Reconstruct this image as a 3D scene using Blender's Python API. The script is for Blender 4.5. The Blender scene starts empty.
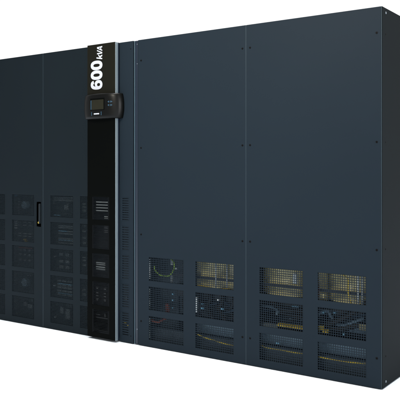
import bpy, bmesh, math, random
from mathutils import Vector

random.seed(7)
scene = bpy.context.scene
COL = scene.collection
R = math.radians

# ------------------------------------------------------------------ camera numbers (also used to place what is seen through the vents)
CAM = Vector((1.2707, -3.4384, 1.1087))
YAW = 124.866          # degrees from +x, optical axis
FPX = 698.75           # focal length in photo pixels (400 px wide)
HORIZON = 171.69

H = 1.95               # cabinet height
SEAM = -2.486          # between the two doors
RP = 0.806             # pitch of the screwed panels


# ------------------------------------------------------------------ materials
def mat(name, base, rough=0.5, metal=0.0, spec=0.25, noise=0.12, nscale=6.0, bump=0.0, bscale=400.0, emit=None, coat=0.0):
    m = bpy.data.materials.new(name)
    m.use_nodes = True
    nt = m.node_tree
    b = nt.nodes['Principled BSDF']
    b.inputs['Roughness'].default_value = rough
    b.inputs['Metallic'].default_value = metal
    b.inputs['Specular IOR Level'].default_value = spec
    b.inputs['Coat Weight'].default_value = coat
    tc = nt.nodes.new('ShaderNodeTexCoord')
    n = nt.nodes.new('ShaderNodeTexNoise')
    n.inputs['Scale'].default_value = nscale
    n.inputs['Detail'].default_value = 5.0
    nt.links.new(tc.outputs['Object'], n.inputs['Vector'])
    mp = nt.nodes.new('ShaderNodeMapRange')
    mp.inputs['To Min'].default_value = 1.0 - noise
    mp.inputs['To Max'].default_value = 1.0 + noise
    nt.links.new(n.outputs['Fac'], mp.inputs['Value'])
    mx = nt.nodes.new('ShaderNodeMix')
    mx.data_type = 'RGBA'
    mx.blend_type = 'MULTIPLY'
    mx.inputs['Factor'].default_value = 1.0
    mx.inputs['A'].default_value = (*base, 1)
    nt.links.new(mp.outputs['Result'], mx.inputs['B'])
    nt.links.new(mx.outputs['Result'], b.inputs['Base Color'])
    if bump > 0:
        n2 = nt.nodes.new('ShaderNodeTexNoise')
        n2.inputs['Scale'].default_value = bscale
        n2.inputs['Detail'].default_value = 2.0
        nt.links.new(tc.outputs['Object'], n2.inputs['Vector'])
        bp = nt.nodes.new('ShaderNodeBump')
        bp.inputs['Strength'].default_value = bump
        bp.inputs['Distance'].default_value = 0.001
        nt.links.new(n2.outputs['Fac'], bp.inputs['Height'])
        nt.links.new(bp.outputs['Normal'], b.inputs['Normal'])
    if emit:
        b.inputs['Emission Color'].default_value = (*emit[0], 1)
        b.inputs['Emission Strength'].default_value = emit[1]
    return m


M = dict(
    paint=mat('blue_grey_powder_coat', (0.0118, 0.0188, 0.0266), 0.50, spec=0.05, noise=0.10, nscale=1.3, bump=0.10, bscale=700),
    shaded_door_paint=mat('shaded_powder_coat', (0.0092, 0.0140, 0.0178), 0.50, spec=0.04, noise=0.10, nscale=1.3, bump=0.10, bscale=700),  # darkened copy of the panel paint, for weaker light on the doors
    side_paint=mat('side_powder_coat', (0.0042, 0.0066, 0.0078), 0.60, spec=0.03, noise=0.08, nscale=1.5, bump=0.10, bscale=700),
    navy=mat('navy_post_paint', (0.010, 0.017, 0.030), 0.35, spec=0.4, noise=0.05),
    inside=mat('inner_sheet_metal', (0.055, 0.070, 0.085), 0.6, noise=0.25),
    black=mat('black_fascia', (0.0017, 0.0021, 0.0019), 0.45, spec=0.02, noise=0.1),
    black_vent=mat('black_vent_sheet', (0.0036, 0.0044, 0.0052), 0.5, spec=0.04, noise=0.1),
    header=mat('black_header_sheen', (0.0080, 0.0078, 0.0052), 0.4, spec=0.10, noise=0.1),  # olive lift stands for a reflection in the glossy black column
    pod=mat('black_moulded_plastic', (0.0022, 0.0025, 0.0024), 0.38, spec=0.16, noise=0.06),
    trim=mat('brushed_aluminium', (0.205, 0.255, 0.285), 0.40, metal=0.25, noise=0.15, nscale=3),
    seam=mat('seam_highlight', (0.022, 0.036, 0.047), 0.45, spec=0.2, noise=0.2, nscale=2),  # paler colour holds the highlight of the panel edges
    fin=mat('grey_fin', (0.17, 0.19, 0.195), 0.5, noise=0.4, nscale=20),
    dim=mat('dark_grey_fin', (0.045, 0.050, 0.054), 0.5, noise=0.4, nscale=20),
    duct=mat('grey_blue_duct', (0.040, 0.058, 0.074), 0.5, noise=0.3, nscale=12),
    wire_g2=mat('dark_blue_cable', (0.02, 0.04, 0.07), 0.45),
    hub=mat('blue_grey_fan_hub', (0.12, 0.18, 0.23), 0.4, noise=0.3, nscale=20),
    lever=mat('dark_grey_lever', (0.013, 0.018, 0.022), 0.4, spec=0.12),
    olive=mat('olive_block', (0.20, 0.19, 0.11), 0.5, noise=0.3, nscale=30),
    edge=mat('post_bevel_highlight', (0.048, 0.082, 0.105), 0.35, spec=0.3, noise=0.3, nscale=2),  # paler colour holds the light caught by the post's bevel
    screw=mat('black_oxide_screw', (0.003, 0.003, 0.0035), 0.5, spec=0.08),
    zinc=mat('zinc_screw', (0.22, 0.25, 0.28), 0.35, metal=0.8),
    print=mat('white_print', (0.50, 0.52, 0.58), 0.6, spec=0.1, noise=0.03),
    screen=mat('dim_lcd', (0.013, 0.0128, 0.0072), 0.35, spec=0.2, noise=0.2, nscale=30),
    blueprint=mat('blue_print', (0.026, 0.066, 0.105), 0.5),
    coil=mat('varnished_winding', (0.60, 0.53, 0.25), 0.20, spec=1.0, noise=0.55, nscale=22),
    gold=mat('yellow_bus_cover', (0.62, 0.46, 0.06), 0.4, noise=0.25, nscale=30),
    wire_y=mat('yellow_wire', (0.55, 0.40, 0.04), 0.45, noise=0.2, nscale=40),
    wire_g=mat('green_yellow_earth_wire', (0.20, 0.34, 0.045), 0.45, noise=0.5, nscale=60),
    wire_k=mat('black_cable', (0.008, 0.008, 0.009), 0.5),
    wire_r=mat('red_brown_wire', (0.16, 0.035, 0.02), 0.5),
    steel=mat('blue_grey_plate', (0.13, 0.20, 0.26), 0.5, noise=0.25, nscale=10),
    dark=mat('dark_core', (0.022, 0.027, 0.033), 0.5),
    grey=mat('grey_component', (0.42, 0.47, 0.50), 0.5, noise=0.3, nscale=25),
    dgrey=mat('dim_grey_component', (0.16, 0.19, 0.20), 0.5, noise=0.4, nscale=25),
    blue=mat('blue_component', (0.14, 0.34, 0.50), 0.45, noise=0.3, nscale=30),
    white=mat('white_label', (0.75, 0.78, 0.80), 0.5, noise=0.1),
    pcb=mat('dark_circuit_board', (0.040, 0.058, 0.066), 0.5, noise=0.5, nscale=45),
    floor=mat('white_floor', (0.77, 0.84, 0.92), 0.9, spec=0.0, noise=0.01),  # slight blue added to cool the light bounced onto the cabinets
)


# ------------------------------------------------------------------ mesh helpers
def link(name, bm, m, parent=None, bevel=0.0, smooth=False, seg=2):
    me = bpy.data.meshes.new(name)
    bmesh.ops.recalc_face_normals(bm, faces=bm.faces[:])
    bm.to_mesh(me)
    bm.free()
    me.materials.append(m)
    if smooth:
        for p in me.polygons:
            p.use_smooth = True
    return place(name, me, parent, bevel, seg)


def place(name, me, parent=None, bevel=0.0, seg=2):
    o = bpy.data.objects.new(name, me)
    COL.objects.link(o)
    if parent:
        o.parent = parent
        o.matrix_parent_inverse.identity()
    if bevel:
        b = o.modifiers.new('bevel', 'BEVEL')
        b.width = bevel
        b.segments = seg
        b.limit_method = 'ANGLE'
        b.angle_limit = R(40)
        b.harden_normals = False
    return o


def box(bm, x0, x1, y0, y1, z0, z1):
    v = [bm.verts.new(p) for p in ((x0, y0, z0), (x1, y0, z0), (x1, y1, z0), (x0, y1, z0),
                                   (x0, y0, z1), (x1, y0, z1), (x1, y1, z1), (x0, y1, z1))]
    for f in ((0, 1, 2, 3), (7, 6, 5, 4), (0, 4, 5, 1), (1, 5, 6, 2), (2, 6, 7, 3), (3, 7, 4, 0)):
        bm.faces.new([v[i] for i in f])


def sheet(bm, xs, zs, solid, y0, y1):
    """A plate in the xz plane made of the cells for which solid(i, j) is true, one closed welded skin."""
    nx, nz = len(xs) - 1, len(zs) - 1
    S = [[solid(i, j) for j in range(nz)] for i in range(nx)]
    cache = {}

    def v(i, j, y):
        k = (i, j, y)
        if k not in cache:
            cache[k] = bm.verts.new((xs[i], y, zs[j]))
        return cache[k]
    for i in range(nx):
        for j in range(nz):
            if not S[i][j]:
                continue
            bm.faces.new((v(i, j, y0), v(i + 1, j, y0), v(i + 1, j + 1, y0), v(i, j + 1, y0)))
            bm.faces.new((v(i, j, y1), v(i, j + 1, y1), v(i + 1, j + 1, y1), v(i + 1, j, y1)))
            for di, dj, a, b in ((-1, 0, (i, j), (i, j + 1)), (1, 0, (i + 1, j + 1), (i + 1, j)),
                                 (0, -1, (i + 1, j), (i, j)), (0, 1, (i, j + 1), (i + 1, j + 1))):
                ii, jj = i + di, j + dj
                if 0 <= ii < nx and 0 <= jj < nz and S[ii][jj]:
                    continue
                bm.faces.new((v(*a, y0), v(*b, y0), v(*b, y1), v(*a, y1)))


def panel_bm(x0, x1, z0, z1, holes, y0, y1):
    bm = bmesh.new()
    xs = sorted({x0, x1, *[h[0] for h in holes], *[h[1] for h in holes]})
    zs = sorted({z0, z1, *[h[2] for h in holes], *[h[3] for h in holes]})

    def solid(i, j):
        cx, cz = (xs[i] + xs[i + 1]) / 2, (zs[j] + zs[j + 1]) / 2
        return not any(h[0] < cx < h[1] and h[2] < cz < h[3] for h in holes)
    sheet(bm, xs, zs, solid, y0, y1)
    return bm


def grille_mesh(name, w, h, px, pz, hx, hz, m, t=0.0014):
    """Perforated sheet of width w and height h, origin at its lower left corner, holes hx by hz at pitch px, pz."""
    nx, nz = max(1, int(round(w / px))), max(1, int(round(h / pz)))
    px, pz = w / nx, h / nz
    hx, hz = min(hx, px * .85), min(hz, pz * .85)
    xs, zs = [0.0], [0.0]
    for i in range(nx):
        xs += [i * px + (px - hx) / 2, i * px + (px + hx) / 2]
    for j in range(nz):
        zs += [j * pz + (pz - hz) / 2, j * pz + (pz + hz) / 2]
    xs.append(w)
    zs.append(h)
    bm = bmesh.new()
    sheet(bm, xs, zs, lambda i, j: not (i % 2 == 1 and j % 2 == 1), 0.0, t)
    me = bpy.data.meshes.new(name)
    bmesh.ops.recalc_face_normals(bm, faces=bm.faces[:])
    bm.to_mesh(me)
    bm.free()
    me.materials.append(m)
    return me


def cyl(bm, c, axis, r, length, n=24, r2=None):
    """Cylinder from point c along axis."""
    axis = Vector(axis).normalized()
    up = Vector((0, 0, 1)) if abs(axis.z) < .9 else Vector((1, 0, 0))
    a = axis.cross(up).normalized()
    b = axis.cross(a)
    c = Vector(c)
    rr = (r, r if r2 is None else r2)
    rings = []
    for k in (0, 1):
        rings.append([bm.verts.new(c + axis * length * k + (a * math.cos(2 * math.pi * i / n) + b * math.sin(2 * math.pi * i / n)) * rr[k]) for i in range(n)])
    for i in range(n):
        j = (i + 1) % n
        bm.faces.new((rings[0][i], rings[0][j], rings[1][j], rings[1][i]))
    bm.faces.new(rings[0][::-1])
    bm.faces.new(rings[1])


def tube(bm, pts, r, n=10, sub=8):
    """Smooth tube through the points (Catmull-Rom)."""
    P = [Vector(p) for p in pts]
    Q = [P[0] * 2 - P[1]] + P + [P[-1] * 2 - P[-2]]
    path = []
    for k in range(1, len(Q) - 2):
        for s in range(sub):
            t = s / sub
            p0, p1, p2, p3 = Q[k - 1], Q[k], Q[k + 1], Q[k + 2]
            path.append(.5 * ((2 * p1) + (p2 - p0) * t + (2 * p0 - 5 * p1 + 4 * p2 - p3) * t * t + (3 * p1 - p0 - 3 * p2 + p3) * t ** 3))
    path.append(P[-1])
    prev = None
    rings = []
    for i, p in enumerate(path):
        d = (path[min(i + 1, len(path) - 1)] - path[max(i - 1, 0)]).normalized()
        if prev is None:
            a = d.cross(Vector((0, 0, 1)) if abs(d.z) < .9 else Vector((1, 0, 0))).normalized()
        else:
            a = (prev - d * prev.dot(d)).normalized()
        prev = a
        b = d.cross(a)
        rings.append([bm.verts.new(p + (a * math.cos(2 * math.pi * k / n) + b * math.sin(2 * math.pi * k / n)) * r) for k in range(n)])
    for i in range(len(rings) - 1):
        for k in range(n):
            kk = (k + 1) % n
            bm.faces.new((rings[i][k], rings[i][kk], rings[i + 1][kk], rings[i + 1][k]))
    bm.faces.new(rings[0][::-1])
    bm.faces.new(rings[-1])


def behind(x, z, y):
    """Real position, y metres inside the cabinet, of what the photograph shows through the front at (x, z)."""
    k = (y - CAM.y) / (0 - CAM.y)
    return CAM.x + (x - CAM.x) * k, y, CAM.z + (z - CAM.z) * k


def bbox_behind(bm, x0, x1, z0, z1, y, d=0.02):
    a, b = behind(x0, z0, y), behind(x1, z1, y)
    box(bm, a[0], b[0], y, y + d, a[2], b[2])


def thing(name, label, cat, loc):
    o = bpy.data.objects.new(name, None)
    COL.objects.link(o)
    o.location = loc
    o['label'] = label
    o['category'] = cat
    return o


ROOT = {}


def screw_mesh():
    bm = bmesh.new()
    # low button head with a socket
    prof = [(0.0, -0.0006), (0.0022, -0.0006), (0.0024, -0.0024), (0.0042, -0.0024), (0.0058, -0.0012), (0.0062, 0.0), (0.0062, 0.003)]
    n = 20
    rings = []
    for r, y in prof:
        if r == 0:
            rings.append([bm.verts.new((0, y, 0))])
        else:
            rings.append([bm.verts.new((r * math.cos(2 * math.pi * k / n), y, r * math.sin(2 * math.pi * k / n))) for k in range(n)])
    for i in range(len(rings) - 1):
        for k in range(n):
            kk = (k + 1) % n
            if len(rings[i]) == 1:
                bm.faces.new((rings[i][0], rings[i + 1][kk], rings[i + 1][k]))
            else:
                bm.faces.new((rings[i][k], rings[i][kk], rings[i + 1][kk], rings[i + 1][k]))
    bm.faces.new(rings[-1])
    me = bpy.data.meshes.new('screw')
    bmesh.ops.recalc_face_normals(bm, faces=bm.faces[:])
    bm.to_mesh(me)
    bm.free()
    me.materials.append(M['screw'])
    return me


SCREW = screw_mesh()
ZN = SCREW.copy()
ZN.materials.clear()
ZN.materials.append(M['zinc'])


def screw(x, y, z, parent, rz=0.0, s=1.0, me=None):
    o = place('screw', me or SCREW, parent)
    o.location = (x, y, z)
    o.rotation_euler = (0, 0, rz)
    o.scale = (s, s, s)
    return o


ROWS3 = [(0.046, 0.197), (0.235, 0.383), (0.419, 0.569)]
ROWS5 = [(0.046, 0.198), (0.228, 0.381), (0.412, 0.568), (0.599, 0.755), (0.791, 0.942)]
DEPTH = 0.90
T = 0.018       # thickness of front panels


def carcass(parent, x0, x1, m_out):
    w = 0.012
    for name, q in (('back_wall', (x0, x1, DEPTH - w, DEPTH, 0.0, H - 0.004)),
                    ('side_wall', (x0, x0 + w, T + 0.001, DEPTH - w, 0.0, H - 0.004)),
                    ('side_wall', (x1 - w, x1, T + 0.001, DEPTH - w, 0.0, H - 0.004)),
                    ('base', (x0 + w, x1 - w, T + 0.001, DEPTH - w, 0.0, 0.02)),
                    ('roof', (x0 + w, x1 - w, T + 0.001, DEPTH - w, H - 0.018, H - 0.004))):
        bm = bmesh.new()
        box(bm, *q)
        link(name, bm, m_out, parent)


# ================================================================== RIGHT CABINET (two screwed panels)
XL = -1.642
right = thing('electrical_cabinet', 'blue-grey cabinet with two plain screwed panels above mesh vents, at the right end', 'cabinet', (0, 0, 0))
carcass(right, XL, -0.0035, M['inside'])

G3 = {}
for (z0, z1) in ROWS3:
    G3[z0] = grille_mesh('vent_grille', 0.272, z1 - z0, 0.0128, 0.0122, 0.0094, 0.0088, M['paint'])
for k, xr in enumerate((-0.004, -0.004 - RP)):
    xl = xr - RP + 0.0022 + (0.004 if k == 0 else 0.0)
    xl = -0.8045 + 0.0012 if k == 0 else -1.609
    xr = -0.0050 if k == 0 else -0.8045 - 0.0012
    off = -RP * k
    cols = [(-0.716 + off, -0.444 + off), (-0.356 + off, -0.084 + off)]
    if k == 1:
        cols = [(-1.521, -1.249), (-1.160, -0.888)]
    holes = [(a, b, z0, z1) for a, b in cols for z0, z1 in ROWS3]
    p = link('front_panel', panel_bm(xl, xr, 0.004, H, holes, 0.0, T), M['paint'], right, bevel=0.0028, seg=3)
    for a, b, z0, z1 in holes:
        g = place('vent_grille', G3[z0], p)
        g.location = (a, 0.0012, z0)
    for z in (0.157, 0.709, 1.260, 1.817):
        screw(xl + 0.027, 0.0, z, p)
        screw(xr - 0.0215, 0.0, z, p)

# bevel highlights added as lighter strips between the panels and along the outer corner
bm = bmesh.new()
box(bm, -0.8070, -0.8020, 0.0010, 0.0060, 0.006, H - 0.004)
link('seam_highlight_strip', bm, M['seam'], right)
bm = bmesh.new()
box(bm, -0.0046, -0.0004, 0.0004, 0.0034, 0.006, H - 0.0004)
link('corner_highlight_strip', bm, M['seam'], right, bevel=0.0012)

# side panel at the right end
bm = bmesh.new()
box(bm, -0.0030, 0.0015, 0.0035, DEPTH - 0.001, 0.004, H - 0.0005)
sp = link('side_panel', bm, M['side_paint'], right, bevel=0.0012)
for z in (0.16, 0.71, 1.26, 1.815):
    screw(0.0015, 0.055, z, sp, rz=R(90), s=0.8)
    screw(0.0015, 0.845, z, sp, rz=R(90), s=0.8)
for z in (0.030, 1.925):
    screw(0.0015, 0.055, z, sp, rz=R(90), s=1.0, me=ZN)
# lid
bm = bmesh.new()
box(bm, XL + 0.002, -0.004, T + 0.002, DEPTH - 0.001, H - 0.0035, H - 0.0010)
link('lid', bm, M['paint'], right, bevel=0.0008)

# recessed post beside the left cabinet
bm = bmesh.new()
box(bm, -1.640, -1.6125, 0.003, T, 0.004, H - 0.002)
post = link('corner_post', bm, M['navy'], right, bevel=0.003, seg=3)
bm = bmesh.new()
box(bm, -1.6395, -1.6335, -0.0015, 0.0025, 0.004, H - 0.003)
link('edge_strip', bm, M['edge'], post, bevel=0.0015)  # bevel highlight added as a pale strip
for z in (0.10, 1.80, 1.925):
    screw(-1.6175, 0.003, z, post, s=0.55, me=ZN)

# ---- inside the right cabinet
bm = bmesh.new()   # partition behind everything
box(bm, XL + 0.02, -0.02, 0.42, 0.43, 0.022, 0.70)
link('partition', bm, M['inside'], right)
bm = bmesh.new()
box(bm, XL + 0.02, -0.02, 0.10, 0.42, 0.690, 0.70)
link('partition', bm, M['inside'], right)


def coil(xc, yc, r, z0, z1):
    """Transformer winding: stacked turns on a rounded drum."""
    bm = bmesh.new()
    n = 48
    turns = int((z1 - z0) / 0.0125)
    prof = []
    for t in range(turns):
        zb = z0 + (z1 - z0) * t / turns
        dz = (z1 - z0) / turns
        for f, q in ((0.0, -0.0030), (0.14, -0.0012), (0.32, -0.0003), (0.5, 0.0), (0.68, -0.0003), (0.86, -0.0012)):
            prof.append((r + q, zb + dz * f))
    prof.append((r - 0.0030, z1))
    rings = [[bm.verts.new((xc + a * 1.0 * math.cos(2 * math.pi * k / n), yc + a * 0.9 * math.sin(2 * math.pi * k / n), z)) for k in range(n)] for a, z in prof]
    for i in range(len(rings) - 1):
        for k in range(n):
            bm.faces.new((rings[i][k], rings[i][(k + 1) % n], rings[i + 1][(k + 1) % n], rings[i + 1][k]))
    bm.faces.new(rings[0][::-1])
    bm.faces.new(rings[-1])
    return link('transformer_winding', bm, M['coil'], right, smooth=True)


for xc in (-1.13, -0.615, -0.205):
    coil(xc, 0.235, 0.185, 0.405, 0.66)
# core yokes and the dark clamping bar across the windings
bm = bmesh.new()
box(bm, -1.36, -0.03, 0.046, 0.062, 0.457, 0.472)
link('clamping_bar', bm, M['dark'], right, bevel=0.001)
bm = bmesh.new()
box(bm, -1.38, -0.03, 0.10, 0.36, 0.325, 0.400)
link('transformer_core', bm, M['dark'], right, bevel=0.002)
# insulating barrier sheets hung between the windings
for x in (-0.905, -0.435):
    bm = bmesh.new()
    box(bm, x - 0.085, x + 0.085, 0.115, 0.118, 0.40, 0.66)
    link('insulating_sheet', bm, M['coil'], right)
# lower mounting plates
bm = bmesh.new()
box(bm, -1.21, -0.03, 0.085, 0.088, 0.118, 0.205)
link('mounting_plate', bm, M['steel'], right, bevel=0.001)
bm = bmesh.new()
box(bm, -0.42, -0.03, 0.120, 0.123, 0.245, 0.395)
link('mounting_plate', bm, M['steel'], right, bevel=0.001)
bm = bmesh.new()
box(bm, -0.74, -0.425, 0.120, 0.123, 0.318, 0.362)
link('mounting_plate', bm, M['steel'], right, bevel=0.001)
# paler floor duct and rear plates close behind the lower vents
bm = bmesh.new()
box(bm, -1.63, -0.03, 0.060, 0.063, 0.030, 0.113)
link('cable_duct', bm, M['duct'], right, bevel=0.001)
bm = bmesh.new()
box(bm, -1.63, -0.03, 0.170, 0.173, 0.205, 0.400)
link('rear_plate', bm, M['duct'], right, bevel=0.001)
bm = bmesh.new()
box(bm, -1.63, -1.235, 0.120, 0.123, 0.400, 0.600)
link('rear_plate', bm, M['duct'], right, bevel=0.001)
# pale cylinders added in place of the glints on the windings
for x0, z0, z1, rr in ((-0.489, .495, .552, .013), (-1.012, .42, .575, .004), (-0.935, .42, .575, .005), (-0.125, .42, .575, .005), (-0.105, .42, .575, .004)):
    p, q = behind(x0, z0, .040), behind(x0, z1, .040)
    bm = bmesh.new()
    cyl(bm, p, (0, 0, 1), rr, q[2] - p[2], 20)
    link('glint_rod' if rr < .01 else 'glint_sleeve', bm, M['grey'], right, bevel=0.002)
# thinner control cables lying in loose tangles behind the middle vents
rng = random.Random(11)
for k in range(20):
    xa = -1.20 + k * 0.048
    z = rng.uniform(.26, .37)
    y = rng.uniform(.07, .13)
    pts = [(min(-.03 - .002 * (3 - t), xa + t * rng.uniform(.07, .12)), y + rng.uniform(-.015, .015), z + rng.uniform(-.045, .045)) for t in range(4)]
    bm = bmesh.new()
    tube(bm, pts, rng.choice((.005, .007, .009)), 10)
    link('control_cable', bm, M[rng.choice(('wire_k', 'wire_k', 'steel', 'wire_g2', 'duct'))], right, smooth=True)
# yellow terminal row
for i in range(20):
    x = -0.625 + i * 0.0155
    bm = bmesh.new()
    box(bm, x, x + 0.0125, 0.040, 0.070, 0.237, 0.2525)
    link('terminal', bm, M['gold'], right, bevel=0.001)
bm = bmesh.new()
bbox_behind(bm, -0.72, -0.60, 0.238, 0.252, 0.04, 0.03)
link('terminal_base', bm, M['dgrey'], right, bevel=0.001)
bm = bmesh.new()
bbox_behind(bm, -0.352, -0.325, 0.245, 0.285, 0.04, 0.02)
link('terminal_block', bm, M['gold'], right, bevel=0.001)
bm = bmesh.new()
bbox_behind(bm, -0.125, -0.085, 0.29, 0.32, 0.06, 0.02)
link('terminal_block', bm, M['olive'], right, bevel=0.001)

# heavy black cables across the middle vents
for pts in ([(-0.42, .09, .29), (-0.33, .07, .285), (-0.25, .06, .32), (-0.17, .06, .372), (-0.10, .06, .42)],
            [(-0.70, .10, .36), (-0.60, .08, .33), (-0.48, .08, .335), (-0.38, .09, .31), (-0.30, .12, .25)],
            [(-0.75, .12, .34), (-0.64, .10, .31), (-0.52, .10, .30), (-0.42, .12, .30)],
            [(-0.36, .09, .27), (-0.27, .08, .26), (-0.17, .09, .29), (-0.05, .10, .30)]):
    bm = bmesh.new()
    tube(bm, pts, 0.017, 12)
    link('power_cable', bm, M['wire_k'], right, smooth=True)
for x in (-1.30, -1.22, -1.12, -1.03, -0.95):
    bm = bmesh.new()
    tube(bm, [(x, .10, .40), (x + .015, .085, .34), (x - .01, .09, .28), (x + .02, .11, .21)], 0.015, 12)
    link('power_cable', bm, M['wire_k'], right, smooth=True)


def wire(name, pts, r, m, y=0.03):
    bm = bmesh.new()
    tube(bm, [behind(p[0], p[1], p[2] if len(p) > 2 else y) for p in pts], r, 8)
    return link(name, bm, M[m], right, smooth=True)


# thin wires: the yellow one sagging along the foot, the earth loop, the drop at the right
wire('yellow_wire', [(-0.74, .128), (-0.66, .120), (-0.58, .121), (-0.50, .118), (-0.43, .121), (-0.36, .117), (-0.28, .113), (-0.20, .112), (-0.10, .121), (-0.05, .124)], 0.0036, 'wire_y')
wire('yellow_wire', [(-1.19, .150), (-1.14, .130), (-1.07, .116), (-1.00, .108), (-0.93, .100), (-0.86, .098)], 0.0032, 'wire_y')
wire('yellow_wire', [(-0.235, .58), (-0.185, .55), (-0.182, .50), (-0.178, .46), (-0.155, .40)], 0.0036, 'wire_y')
wire('earth_wire', [(-1.475, .515), (-1.468, .490), (-1.440, .468), (-1.405, .459), (-1.365, .462), (-1.335, .485), (-1.318, .520), (-1.322, .550), (-1.35, .575)], 0.0044, 'wire_g')
wire('earth_wire', [(-1.19, .43), (-1.10, .425), (-1.0, .418), (-0.90, .43)], 0.003, 'wire_y')
wire('red_wire', [(-0.356, .565), (-0.352, .50), (-0.352, .43)], 0.005, 'wire_r')
wire('red_wire', [(-1.378, .29), (-1.376, .25), (-1.38, .22)], 0.006, 'wire_r')
wire('red_wire', [(-1.366, .29), (-1.362, .25), (-1.365, .22)], 0.006, 'wire_r')
wire('red_wire', [(-1.50, .175), (-1.45, .165), (-1.41, .185), (-1.38, .20)], 0.008, 'wire_r')


def bits(name, m, rects, y, parent=None):
    for x0, x1, z0, z1 in rects:
        bm = bmesh.new()
        bbox_behind(bm, x0, x1, z0, z1, y, 0.012)
        link(name, bm, M[m], parent or right, bevel=0.0008)


bits('cable_clip', 'white', [(-1.005, -.992, .348, .357)], 0.03)
bits('cable_tag', 'blue', [(-1.122, -1.102, .286, .297), (-.975, -.960, .296, .309), (-1.115, -1.105, .314, .321)], 0.03)
bits('cable_tag', 'blue', [(-1.340, -1.326, .349, .357), (-1.340, -1.327, .312, .320), (-1.338, -1.326, .266, .273)], 0.03)
bits('cable_tag', 'blue', [(-.512, -.470, .366, .374), (-.61, -.59, .150, .157), (-.268, -.250, .356, .366), (-.33, -.315, .352, .362), (-.212, -.204, .250, .262)], 0.035)
bits('support_rail', 'grey', [(-1.1585, -1.149, .262, .352)], 0.004)
bits('cable_lug', 'grey', [(-1.318, -1.302, .505, .520), (-1.345, -1.333, .530, .566), (-1.345, -1.335, .425, .470)], 0.04)
bits('insulator', 'coil', [(-.345, -.315, .435, .455)], 0.04)
for i in range(10):
    z = .43 + i * .0135
    bm = bmesh.new()
    bbox_behind(bm, -1.521, -1.509, z, z + .007, 0.006, 0.008)
    link('terminal', bm, M['grey'], right)
for i in range(9):
    z = .245 + i * .0145
    bm = bmesh.new()
    bbox_behind(bm, -1.521, -1.510, z, z + .007, 0.006, 0.008)
    link('terminal', bm, M['dgrey'], right)
for i in range(9):
    z = .06 + i * .0145
    bm = bmesh.new()
    bbox_behind(bm, -1.521, -1.510, z, z + .007, 0.006, 0.008)
    link('terminal', bm, M['dgrey'], right)
# choke on the left behind the first vents
for i in range(7):
    bm = bmesh.new()
    box(bm, -1.60, -1.44, 0.16, 0.30, 0.42 + i * 0.034, 0.446 + i * 0.034)
    link('choke', bm, M['steel'], right, bevel=0.002)
bm = bmesh.new()
box(bm, -1.62, -1.40, 0.15, 0.33, 0.03, 0.36)
link('choke_housing', bm, M['duct'], right, bevel=0.003)

# ================================================================== LEFT CABINET (doors, black column, control panel)
LX = -3.292
left = thing('electrical_cabinet', 'dark cabinet with two vented doors, a black 600 kVA column and a control panel', 'cabinet', (0, 0, 0))
carcass(left, LX, -1.6475, M['inside'])
bm = bmesh.new()
box(bm, LX + 0.002, -1.650, T + 0.002, DEPTH - 0.001, H - 0.0035, H - 0.0010)
link('lid', bm, M['shaded_door_paint'], left, bevel=0.0008)

GD = {}


def grille(w, z0, z1, key, m, **kw):
    k = (key, round(w, 4), z0)
    if k not in GD:
        GD[k] = grille_mesh('vent_grille', w, z1 - z0, kw.get('px', .0098), kw.get('pz', .0094), kw.get('hx', .0063), kw.get('hz', .0058), m)
    return GD[k]


def vented(name, x0, x1, cols, m, parent, extra=(), y0=0.0, y1=T, bevel=0.0025, key='d', **kw):
    holes = [(a, b, z0, z1) for a, b in cols for z0, z1 in ROWS5]
    p = link(name, panel_bm(x0, x1, kw.get('foot', 0.004), kw.get('top', H), holes + list(extra), y0, y1), m, parent, bevel=bevel, seg=3)
    for a, b, z0, z1 in holes:
        g = place('vent_grille', grille(b - a, z0, z1, key, kw.get('gm', m), **kw), p)
        g.location = (a, y0 + 0.0012, z0)
    return p


HANDLE = (-2.553, -2.507, 0.716, 0.893)
bm = bmesh.new()
box(bm, SEAM - 0.0030, SEAM + 0.0030, 0.0010, 0.0060, 0.006, H - 0.004)
link('seam_highlight_strip', bm, M['seam'], left)  # highlight of the door edges, put in as a paler strip
d1 = vented('door', LX, SEAM - 0.0015, [(-3.131, -2.894), (-2.816, -2.579)], M['shaded_door_paint'], left, extra=[HANDLE])
d2 = vented('door', SEAM + 0.0015, -2.019, [(-2.411, -2.188), (-2.121, -2.030)], M['shaded_door_paint'], left)

# recessed swing handle on the first door
a, b, z0, z1 = HANDLE
bm = bmesh.new()
rv = [[bm.verts.new((x, y, z)) for x, z in ((a, z0), (b, z0), (b, z1), (a, z1))] for y in (0.003, 0.030)]
bm.faces.new(rv[1])
for k in range(4):
    bm.faces.new((rv[0][k], rv[0][(k + 1) % 4], rv[1][(k + 1) % 4], rv[1][k]))
link('handle_recess', bm, M['black'], d1)
bm = bmesh.new()
box(bm, a + 0.0255, b - 0.006, -0.006, 0.012, z0 + 0.022, z1 - 0.012)
hd = link('handle', bm, M['lever'], d1, bevel=0.004, seg=3)
bm = bmesh.new()
cyl(bm, (a + 0.012, 0.030, z0 + 0.028), (0, -1, 0), 0.0075, 0.022)
link('lock', bm, M['gold'], d1)

# perforated strip right of the black column
st = vented('side_strip', -1.765, -1.6475, [(-1.746, -1.684)], M['paint'], left, key='s', px=.062, pz=.0150, hx=.050, hz=.0048)
for z in (0.05, 1.90):
    screw(-1.668, 0.0, z, st, s=0.6)

# black column, 40 mm proud of the doors
BX0, BX1, BY = -2.014, -1.7695, -0.040
bcol = vented('fascia_column', BX0, BX1, [(-1.971, -1.820)], M['black'], left, y0=BY, y1=BY + 0.006, key='b', px=.151, pz=.0093, hx=.147, hz=.0060, top=1.455, foot=0.013, gm=M['black_vent'])
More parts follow.
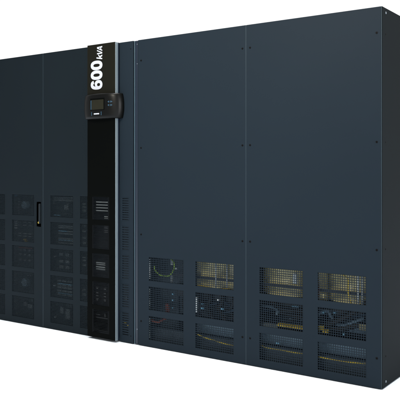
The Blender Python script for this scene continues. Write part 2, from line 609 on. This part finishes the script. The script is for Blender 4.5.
# column above the control panel, with the lettering; its reflection is painted in
bm = bmesh.new()
box(bm, BX0, BX1, BY, 0.012, 1.4565, H + 0.0005)
hdr = link('column_head', bm, M['header'], bcol, bevel=0.0015)
bm = bmesh.new()
box(bm, BX0 + 0.001, BX0 + 0.004, BY + 0.0065, -0.0005, 0.013, 1.4550)
link('side_flange', bm, M['black'], bcol)
# aluminium edge trim on the column's right side
bm = bmesh.new()
box(bm, BX1 + 0.0006, BX1 + 0.0036, BY + 0.003, -0.0135, 0.012, H - 0.001)
link('edge_strip', bm, M['trim'], bcol, bevel=0.001)
bm = bmesh.new()
box(bm, BX1 + 0.0004, BX1 + 0.0026, -0.0130, -0.0008, 0.012, H - 0.002)
link('trim_rear', bm, M['navy'], bcol)  # dark rear part of the trim's side


# lettering: heavy rounded digits and slanted small letters, drawn as flat outlines and extruded
def bez(p0, p1, p2, p3, n=8):
    return [tuple((1 - t) ** 3 * a + 3 * (1 - t) ** 2 * t * b + 3 * (1 - t) * t * t * c + t ** 3 * d for a, b, c, d in zip(p0, p1, p2, p3)) for t in [k / n for k in range(n)]]


def sup(cx, cy, a, b, e, n=40, rev=False):
    pts = []
    for k in range(n):
        t = 2 * math.pi * k / n
        c, s = math.cos(t), math.sin(t)
        pts.append((cx + a * math.copysign(abs(c) ** (2 / e), c), cy + b * math.copysign(abs(s) ** (2 / e), s)))
    return pts[::-1] if rev else pts


def fill(loops, name, m, parent, to3d, thick):
    """Fill closed 2D loops (holes by even-odd) as a thin raised print."""
    cu = bpy.data.curves.new(name, 'CURVE')
    cu.dimensions = '2D'
    cu.fill_mode = 'BOTH'
    cu.extrude = thick
    for lp in loops:
        sp_ = cu.splines.new('POLY')
        sp_.points.add(len(lp) - 1)
        for q, (x, y) in zip(sp_.points, lp):
            q.co = (x, y, 0, 1)
        sp_.use_cyclic_u = True
    tmp = bpy.data.objects.new(name, cu)
    COL.objects.link(tmp)
    dg = bpy.context.evaluated_depsgraph_get()
    me = bpy.data.meshes.new_from_object(tmp.evaluated_get(dg))
    bpy.data.objects.remove(tmp)
    for v in me.vertices:
        v.co = to3d(v.co)
    me.materials.clear()
    me.materials.append(m)
    me.name = name
    return place(name, me, parent)


def six(ox):
    w, h = 0.0625, 0.104
    # outer contour of a heavy 6, counter cut in the bowl
    cx = ox + w / 2
    bowl_c, bowl_h = h * 0.325, h * 0.335
    out = []
    out += bez((ox, h * .46), (ox, h * .80), (ox + w * .16, h * 1.0), (ox + w * .54, h * 1.0), 12)      # left side up to the top
    out += bez((ox + w * .54, h * 1.0), (ox + w * .80, h * 1.0), (ox + w * .95, h * .90), (ox + w * .97, h * .72), 10)
    out += [(ox + w * .66, h * .70)]
    out += bez((ox + w * .66, h * .70), (ox + w * .62, h * .82), (ox + w * .36, h * .84), (ox + w * .33, h * .575), 8)
    out += bez((ox + w * .33, h * .575), (ox + w * .42, h * .64), (ox + w * .52, h * .655), (ox + w * .60, h * .655), 6)
    out += bez((ox + w * .60, h * .655), (ox + w * .86, h * .655), (ox + w, h * .52), (ox + w, h * .33), 10)
    out += bez((ox + w, h * .33), (ox + w, h * .13), (ox + w * .80, 0), (ox + w * .51, 0), 10)
    out += bez((ox + w * .51, 0), (ox + w * .18, 0), (ox, h * .14), (ox, h * .46), 12)
    return [out, sup(cx + w * .015, h * .325, w * .165, h * .130, 2.3, rev=True)]


def zero(ox):
    w, h = 0.0625, 0.104
    return [sup(ox + w / 2, h / 2, w / 2, h / 2, 2.35), sup(ox + w / 2, h / 2, w * .17, h * .275, 2.3, rev=True)]


def slant(pts, ox, s=0.20):
    return [(ox + x + y * s, y) for x, y in pts]


def glyph_k(ox, h):
    t = h * .165
    return [slant([(0, 0), (t, 0), (t, h * .22), (h * .245, h * .30), (h * .40, 0), (h * .595, 0), (h * .38, h * .42), (h * .60, h * .68), (h * .38, h * .68), (t, h * .42), (t, h), (0, h)], ox, .17)]


def glyph_V(ox, h):
    return [slant([(h * .225, 0), (h * .415, 0), (h * .64, h), (h * .475, h), (h * .325, h * .24), (h * .175, h), (0, h)], ox, .17)]


def glyph_A(ox, h):
    return [slant([(0, 0), (h * .165, 0), (h * .225, h * .20), (h * .475, h * .20), (h * .525, 0), (h * .70, 0), (h * .46, h), (h * .25, h)], ox, .17),
            slant([(h * .268, h * .345), (h * .355, h * .78), (h * .44, h * .345)], ox, .17)]


def text3d(co):          # text u runs up the column (+z), text v points left (-x)
    return Vector((-1.878 - co[1], BY - 0.0004 - co[2], 1.651 + co[0]))


loops = six(0.0) + zero(0.0645) + zero(0.129)
fill(loops, 'lettering', M['print'], hdr, text3d, 0.0004)


def small3d(co):
    return Vector((-1.8795 - co[1], BY - 0.0004 - co[2], 1.8475 + co[0]))


fill(glyph_k(0.000, 0.051) + glyph_V(0.0275, 0.046) + glyph_A(0.0545, 0.046), 'lettering', M['print'], hdr, small3d, 0.0004)

# control panel: a rounded moulding bulging from the column
PX, PZ, PW, PH = -1.879, 1.5365, 0.156, 0.0830
NS, NT = 64, 28


def pod_d(s, t):
    e = max(0.0, 1 - abs(s) ** 4.0) ** 0.55
    f = max(0.0, 1 - abs(t) ** 14) ** 0.5
    q = min(1.0, max(0.0, s))
    return 0.044 - 0.032 * q * q + (0.024 + 0.014 * (1 - s * s) + 0.030 * q * q) * e * (0.72 + 0.28 * f) * (0.86 + 0.14 * f)


def pod_p(s, t):
    hw = PW * (1 - 0.075 * abs(t) ** 2.4)
    return Vector((PX + s * hw, -pod_d(s, t), PZ + t * PH * (1 - 0.04 * abs(s) ** 3)))


bm = bmesh.new()
sv = [math.sin(math.pi / 2 * (2 * i / NS - 1)) for i in range(NS + 1)]
tv = [math.sin(math.pi / 2 * (2 * j / NT - 1)) for j in range(NT + 1)]
V = [[bm.verts.new(pod_p(s, t)) for t in tv] for s in sv]
for i in range(NS):
    for j in range(NT):
        bm.faces.new((V[i][j], V[i + 1][j], V[i + 1][j + 1], V[i][j + 1]))
rim = [(i, 0) for i in range(NS)] + [(NS, j) for j in range(NT)] + [(i, NT) for i in range(NS, 0, -1)] + [(0, j) for j in range(NT, 0, -1)]
back = {q: bm.verts.new((V[q[0]][q[1]].co.x * 1.0, -0.0005 if V[q[0]][q[1]].co.x > BX1 or V[q[0]][q[1]].co.x < BX0 else -0.0005, V[q[0]][q[1]].co.z)) for q in rim}
for k, q in enumerate(rim):
    q2 = rim[(k + 1) % len(rim)]
    bm.faces.new((V[q[0]][q[1]], back[q], back[q2], V[q2[0]][q2[1]]))
bm.faces.new([back[q] for q in rim])
pod = link('control_panel', bm, M['pod'], left, smooth=True)


def pod_y(x):
    return -pod_d((x - PX) / PW, 0.0)


def podplate(name, m, x0, x1, z0, z1, lift, n=8, thick=0.002):
    """Thin piece that follows the curve of the control panel's front."""
    bm = bmesh.new()
    xs = [x0 + (x1 - x0) * k / n for k in range(n + 1)]
    f = [[bm.verts.new((x, pod_y(x) - lift, z)) for z in (z0, z1)] for x in xs]
    g = [[bm.verts.new((x, pod_y(x) - lift + thick + 0.004, z)) for z in (z0, z1)] for x in xs]
    for k in range(n):
        bm.faces.new((f[k][0], f[k + 1][0], f[k + 1][1], f[k][1]))
        bm.faces.new((g[k][1], g[k + 1][1], g[k + 1][0], g[k][0]))
        bm.faces.new((f[k][1], f[k + 1][1], g[k + 1][1], g[k][1]))
        bm.faces.new((f[k + 1][0], f[k][0], g[k][0], g[k + 1][0]))
    bm.faces.new((f[0][0], f[0][1], g[0][1], g[0][0]))
    bm.faces.new((f[n][1], f[n][0], g[n][0], g[n][1]))
    return link(name, bm, M[m], pod)


bz = podplate('screen_bezel', 'black', -1.950, -1.824, 1.510, 1.588, 0.0010)
podplate('screen', 'screen', -1.935, -1.830, 1.514, 1.578, 0.0018)
podplate('screen_highlight', 'blueprint', -1.945, -1.938, 1.516, 1.576, 0.0018, n=2)  # bluish highlight beside the screen, painted on as a thin piece
podplate('logo_plate', 'print', -1.915, -1.868, 1.4825, 1.4905, 0.0010, n=4)
for x in (-1.939, -1.853):
    podplate('button_mark', 'blueprint', x, x + 0.005, 1.476, 1.500, 0.0008, n=2)
# four arrow keys
for dx, dz in ((-1, -1), (1, -1), (-1, 1), (1, 1)):
    x, z = -1.783 + dx * 0.0095, 1.550 + dz * 0.011
    podplate('arrow_key', 'blueprint', x - 0.0060, x + 0.0060, z - 0.0022, z + 0.0022, 0.0009, n=2)
    podplate('arrow_key', 'blueprint', x - dx * 0.0028 - 0.0018, x - dx * 0.0028 + 0.0018, z - 0.0065, z + 0.0065, 0.0011, n=2)


# ---- inside the left cabinet
bm = bmesh.new()
box(bm, LX + 0.02, -1.67, 0.30, 0.31, 0.022, 1.05)
link('partition', bm, M['inside'], left)
bm = bmesh.new()
box(bm, LX + 0.02, -1.67, 0.05, 0.30, 1.04, 1.05)
link('partition', bm, M['inside'], left)


def lbits(name, m, rects, y, d=0.012):
    for x0, x1, z0, z1 in rects:
        bm = bmesh.new()
        bbox_behind(bm, x0, x1, z0, z1, y, d)
        link(name, bm, M[m], left, bevel=0.0006)


def cbits(name, m, rects, y=-0.022, d=0.008):
    """Blocks just behind the black column's vents; rects lie in the column's own front plane."""
    k = (0 - CAM.y) / (BY - CAM.y)
    lbits(name, m, [(CAM.x + (a - CAM.x) * k, CAM.x + (b - CAM.x) * k, CAM.z + (e - CAM.z) * k, CAM.z + (f - CAM.z) * k) for a, b, e, f in rects], y, d)


def fan(x, z, r, y):
    c = behind(x, z, y)
    bm = bmesh.new()
    cyl(bm, c, (0, -1, 0), r, 0.03, 28, r * .82)
    o = link('fan_hub', bm, M['hub'], left, bevel=0.002)
    return o


for z0, z1 in ROWS5:
    for a, b in ((-2.80, -2.59), (-2.40, -2.20)):
        bm = bmesh.new()
        p, q = behind(a, z0 + .006, .085), behind(b, z1 - .004, .085)
        box(bm, p[0], q[0], .085, .090, p[2], q[2])
        link('circuit_board', bm, M['pcb'], left)

fan(-2.652, .868, .034, .06)
fan(-2.650, .310, .036, .06)
lbits('wire_label', 'blue', [(-2.81, -2.765, .928, .938)], .03)
lbits('connector', 'dgrey', [(-2.745, -2.735, .80 + k * .021, .811 + k * .021) for k in range(6)], .05)
lbits('contactor', 'grey', [(-2.81, -2.768, .690 + k * .0165, .6995 + k * .0165) for k in range(4)], .04)
lbits('contactor', 'dgrey', [(-2.75 + k * .055, -2.715 + k * .055, z, z + .008) for k in range(3) for z in (.735, .715, .655, .635)], .05)
lbits('fuse_holder', 'gold', [(-2.695, -2.668, .612, .620), (-2.680, -2.655, .602, .610)], .03)
lbits('bus_strip', 'wire_r', [(-2.745, -2.60, .553, .560)], .03)
lbits('connector', 'dgrey', [(-2.74 + k * .05, -2.715 + k * .05, z, z + .012) for k in range(3) for z in (.535, .50, .46)], .06)
lbits('connector', 'dgrey', [(-2.69, -2.66, .135, .165), (-2.645, -2.60, .12, .15), (-2.77, -2.75, .06, .075)], .06)
lbits('connector', 'dgrey', [(-2.62, -2.612, .352, .365), (-2.648, -2.64, .352, .365)], .03)
# behind the second door
lbits('heat_sink', 'dgrey', [(-2.385, -2.19, .905 + k * .011, .910 + k * .011) for k in range(3)], .04)
lbits('wire_label', 'blue', [(-2.375, -2.352, .801, .808), (-2.340, -2.318, .800, .807)], .03)
lbits('relay', 'dgrey', [(-2.275, -2.235, .845, .875), (-2.25, -2.235, .882, .888), (-2.268, -2.25, .815, .821), (-2.39, -2.375, .88, .905)], .05)
lbits('bus_strip', 'dgrey', [(-2.33, -2.19, z, z + .009) for z in (.728, .715, .690, .676, .640, .625, .610)], .04)
lbits('bus_strip', 'blue', [(-2.33, -2.25, .694, .699), (-2.33, -2.20, .632, .637)], .035)
lbits('relay', 'dgrey', [(-2.32 + k * .06, -2.285 + k * .06, z, z + .02) for k in range(2) for z in (.525, .475, .435)], .06)
lbits('bus_strip', 'dgrey', [(-2.34 + k * .05, -2.30 + k * .05, z, z + .012) for k in range(3) for z in (.345, .318, .298, .272, .250)], .045)
lbits('bus_strip', 'blue', [(-2.335, -2.20, .327, .331), (-2.335, -2.19, .262, .266)], .04)
lbits('connector', 'grey', [(-2.378, -2.368, .305, .316), (-2.375, -2.365, .51, .517), (-2.37, -2.36, .086, .096)], .03)
lbits('relay', 'dgrey', [(-2.31, -2.28, .12, .17), (-2.26, -2.22, .09, .16)], .06)
# narrow column beside the black column
lbits('terminal_row', 'dgrey', [(-2.098, -2.068, z, z + .012) for z in (.862, .882, .84, .735, .70, .655, .62, .52, .50, .47, .30, .27)], .03)
# behind the black column: finned blocks
cbits('finned_block', 'fin', [(-1.935, -1.824, .904 - k * .0185, .913 - k * .0185) for k in range(4)])
cbits('finned_block', 'fin', [(-1.862, -1.822, .798 + k * .0115, .806 + k * .0115) for k in range(2)])
cbits('finned_block', 'dim', [(-1.862, -1.822, .708 + k * .014, .716 + k * .014) for k in range(4)])
cbits('finned_block', 'fin', [(-1.935, -1.855, .463 + k * .0145, .471 + k * .0145) for k in range(4)])
cbits('finned_block', 'dim', [(x, x + .018, z, z + .012) for x in (-1.935, -1.865) for z in (.26, .285, .305, .335)])
cbits('finned_block', 'dim', [(-1.935, -1.83, .146, .151), (-1.935, -1.825, .062, .067), (-1.86, -1.852, .155, .18), (-1.935, -1.90, .165, .17)])
# behind the side strip
lbits('wire_label', 'gold', [(-1.742, -1.734, .135, .142), (-1.725, -1.712, .122, .130), (-1.70, -1.69, .110, .117)], .02)
lbits('connector', 'dgrey', [(-1.715, -1.70, .275, .30), (-1.71, -1.70, .345, .35), (-1.715, -1.705, .53, .54)], .03)

# ================================================================== setting
bm = bmesh.new()
s = 13.5
bm.faces.new([bm.verts.new(p) for p in ((-s, -s, 0), (s, -s, 0), (s, s, 0), (-s, s, 0))])
fl = link('floor', bm, M['floor'])
fl.location = (-3.0, 2.0, -0.0005)
fl['kind'] = 'structure'
fl['label'] = 'plain white floor under the cabinets'

# ------------------------------------------------------------------ light
w = bpy.data.worlds.new('World')
scene.world = w
w.use_nodes = True
nt = w.node_tree
bg = nt.nodes['Background']
tc = nt.nodes.new('ShaderNodeTexCoord')
sx = nt.nodes.new('ShaderNodeSeparateXYZ')
mr = nt.nodes.new('ShaderNodeMapRange')
mr.interpolation_type = 'SMOOTHSTEP'
mr.inputs['From Min'].default_value = -0.35
mr.inputs['From Max'].default_value = 0.10
mr.inputs['To Min'].default_value = 0.20
mr.inputs['To Max'].default_value = 1.12
nt.links.new(tc.outputs['Generated'], sx.inputs[0])
nt.links.new(sx.outputs['Y'], mr.inputs['Value'])
nt.links.new(mr.outputs['Result'], bg.inputs['Strength'])
bg.inputs['Color'].default_value = (1, 1, 1, 1)


def area(name, loc, target, size, power, color=(1, 1, 1), spread=180, sy=None):
    l = bpy.data.lights.new(name, 'AREA')
    l.energy = power
    l.color = color
    l.spread = R(spread)
    l.size = size
    if sy:
        l.shape = 'RECTANGLE'
        l.size_y = sy
    o = bpy.data.objects.new(name, l)
    COL.objects.link(o)
    o.location = loc
    d = Vector(target) - Vector(loc)
    o.rotation_euler = d.to_track_quat('-Z', 'Y').to_euler()
    return o


area('overhead_fill', (-3.0, 2.0, 7.0), (-3.0, 2.0, 0.0), 30.0, 4040.0, spread=20)  # unseen lamp added so the floor renders white
area('key_softbox', (-1.05, -2.5, 3.0), (-0.95, 0.0, 1.75), 0.8, 54.0, color=(1.0, 0.93, 0.80), spread=130)
area('camera_flash', (1.05, -3.45, 1.45), (-0.9, 0.0, 0.9), 0.12, 9.0)
area('side_softbox', (2.6, -0.9, 1.9), (-1.7, -0.03, 1.3), 0.5, 11.0, sy=1.6, spread=60)

# ------------------------------------------------------------------ camera
cd = bpy.data.cameras.new('Camera')
cam = bpy.data.objects.new('Camera', cd)
COL.objects.link(cam)
cam.location = CAM
cam.rotation_euler = (R(90), 0, R(YAW - 90))
cd.sensor_width = 36.0
cd.lens = 36.0 * FPX / 400.0
cd.shift_y = -(200 - HORIZON) / 400.0
cd.clip_end = 200
scene.camera = cam

scene.view_settings.view_transform = 'Standard'
scene.view_settings.look = 'None'
scene.view_settings.exposure = 0
scene.view_settings.gamma = 1
scene.render.engine = 'CYCLES'
scene.cycles.max_bounces = 8
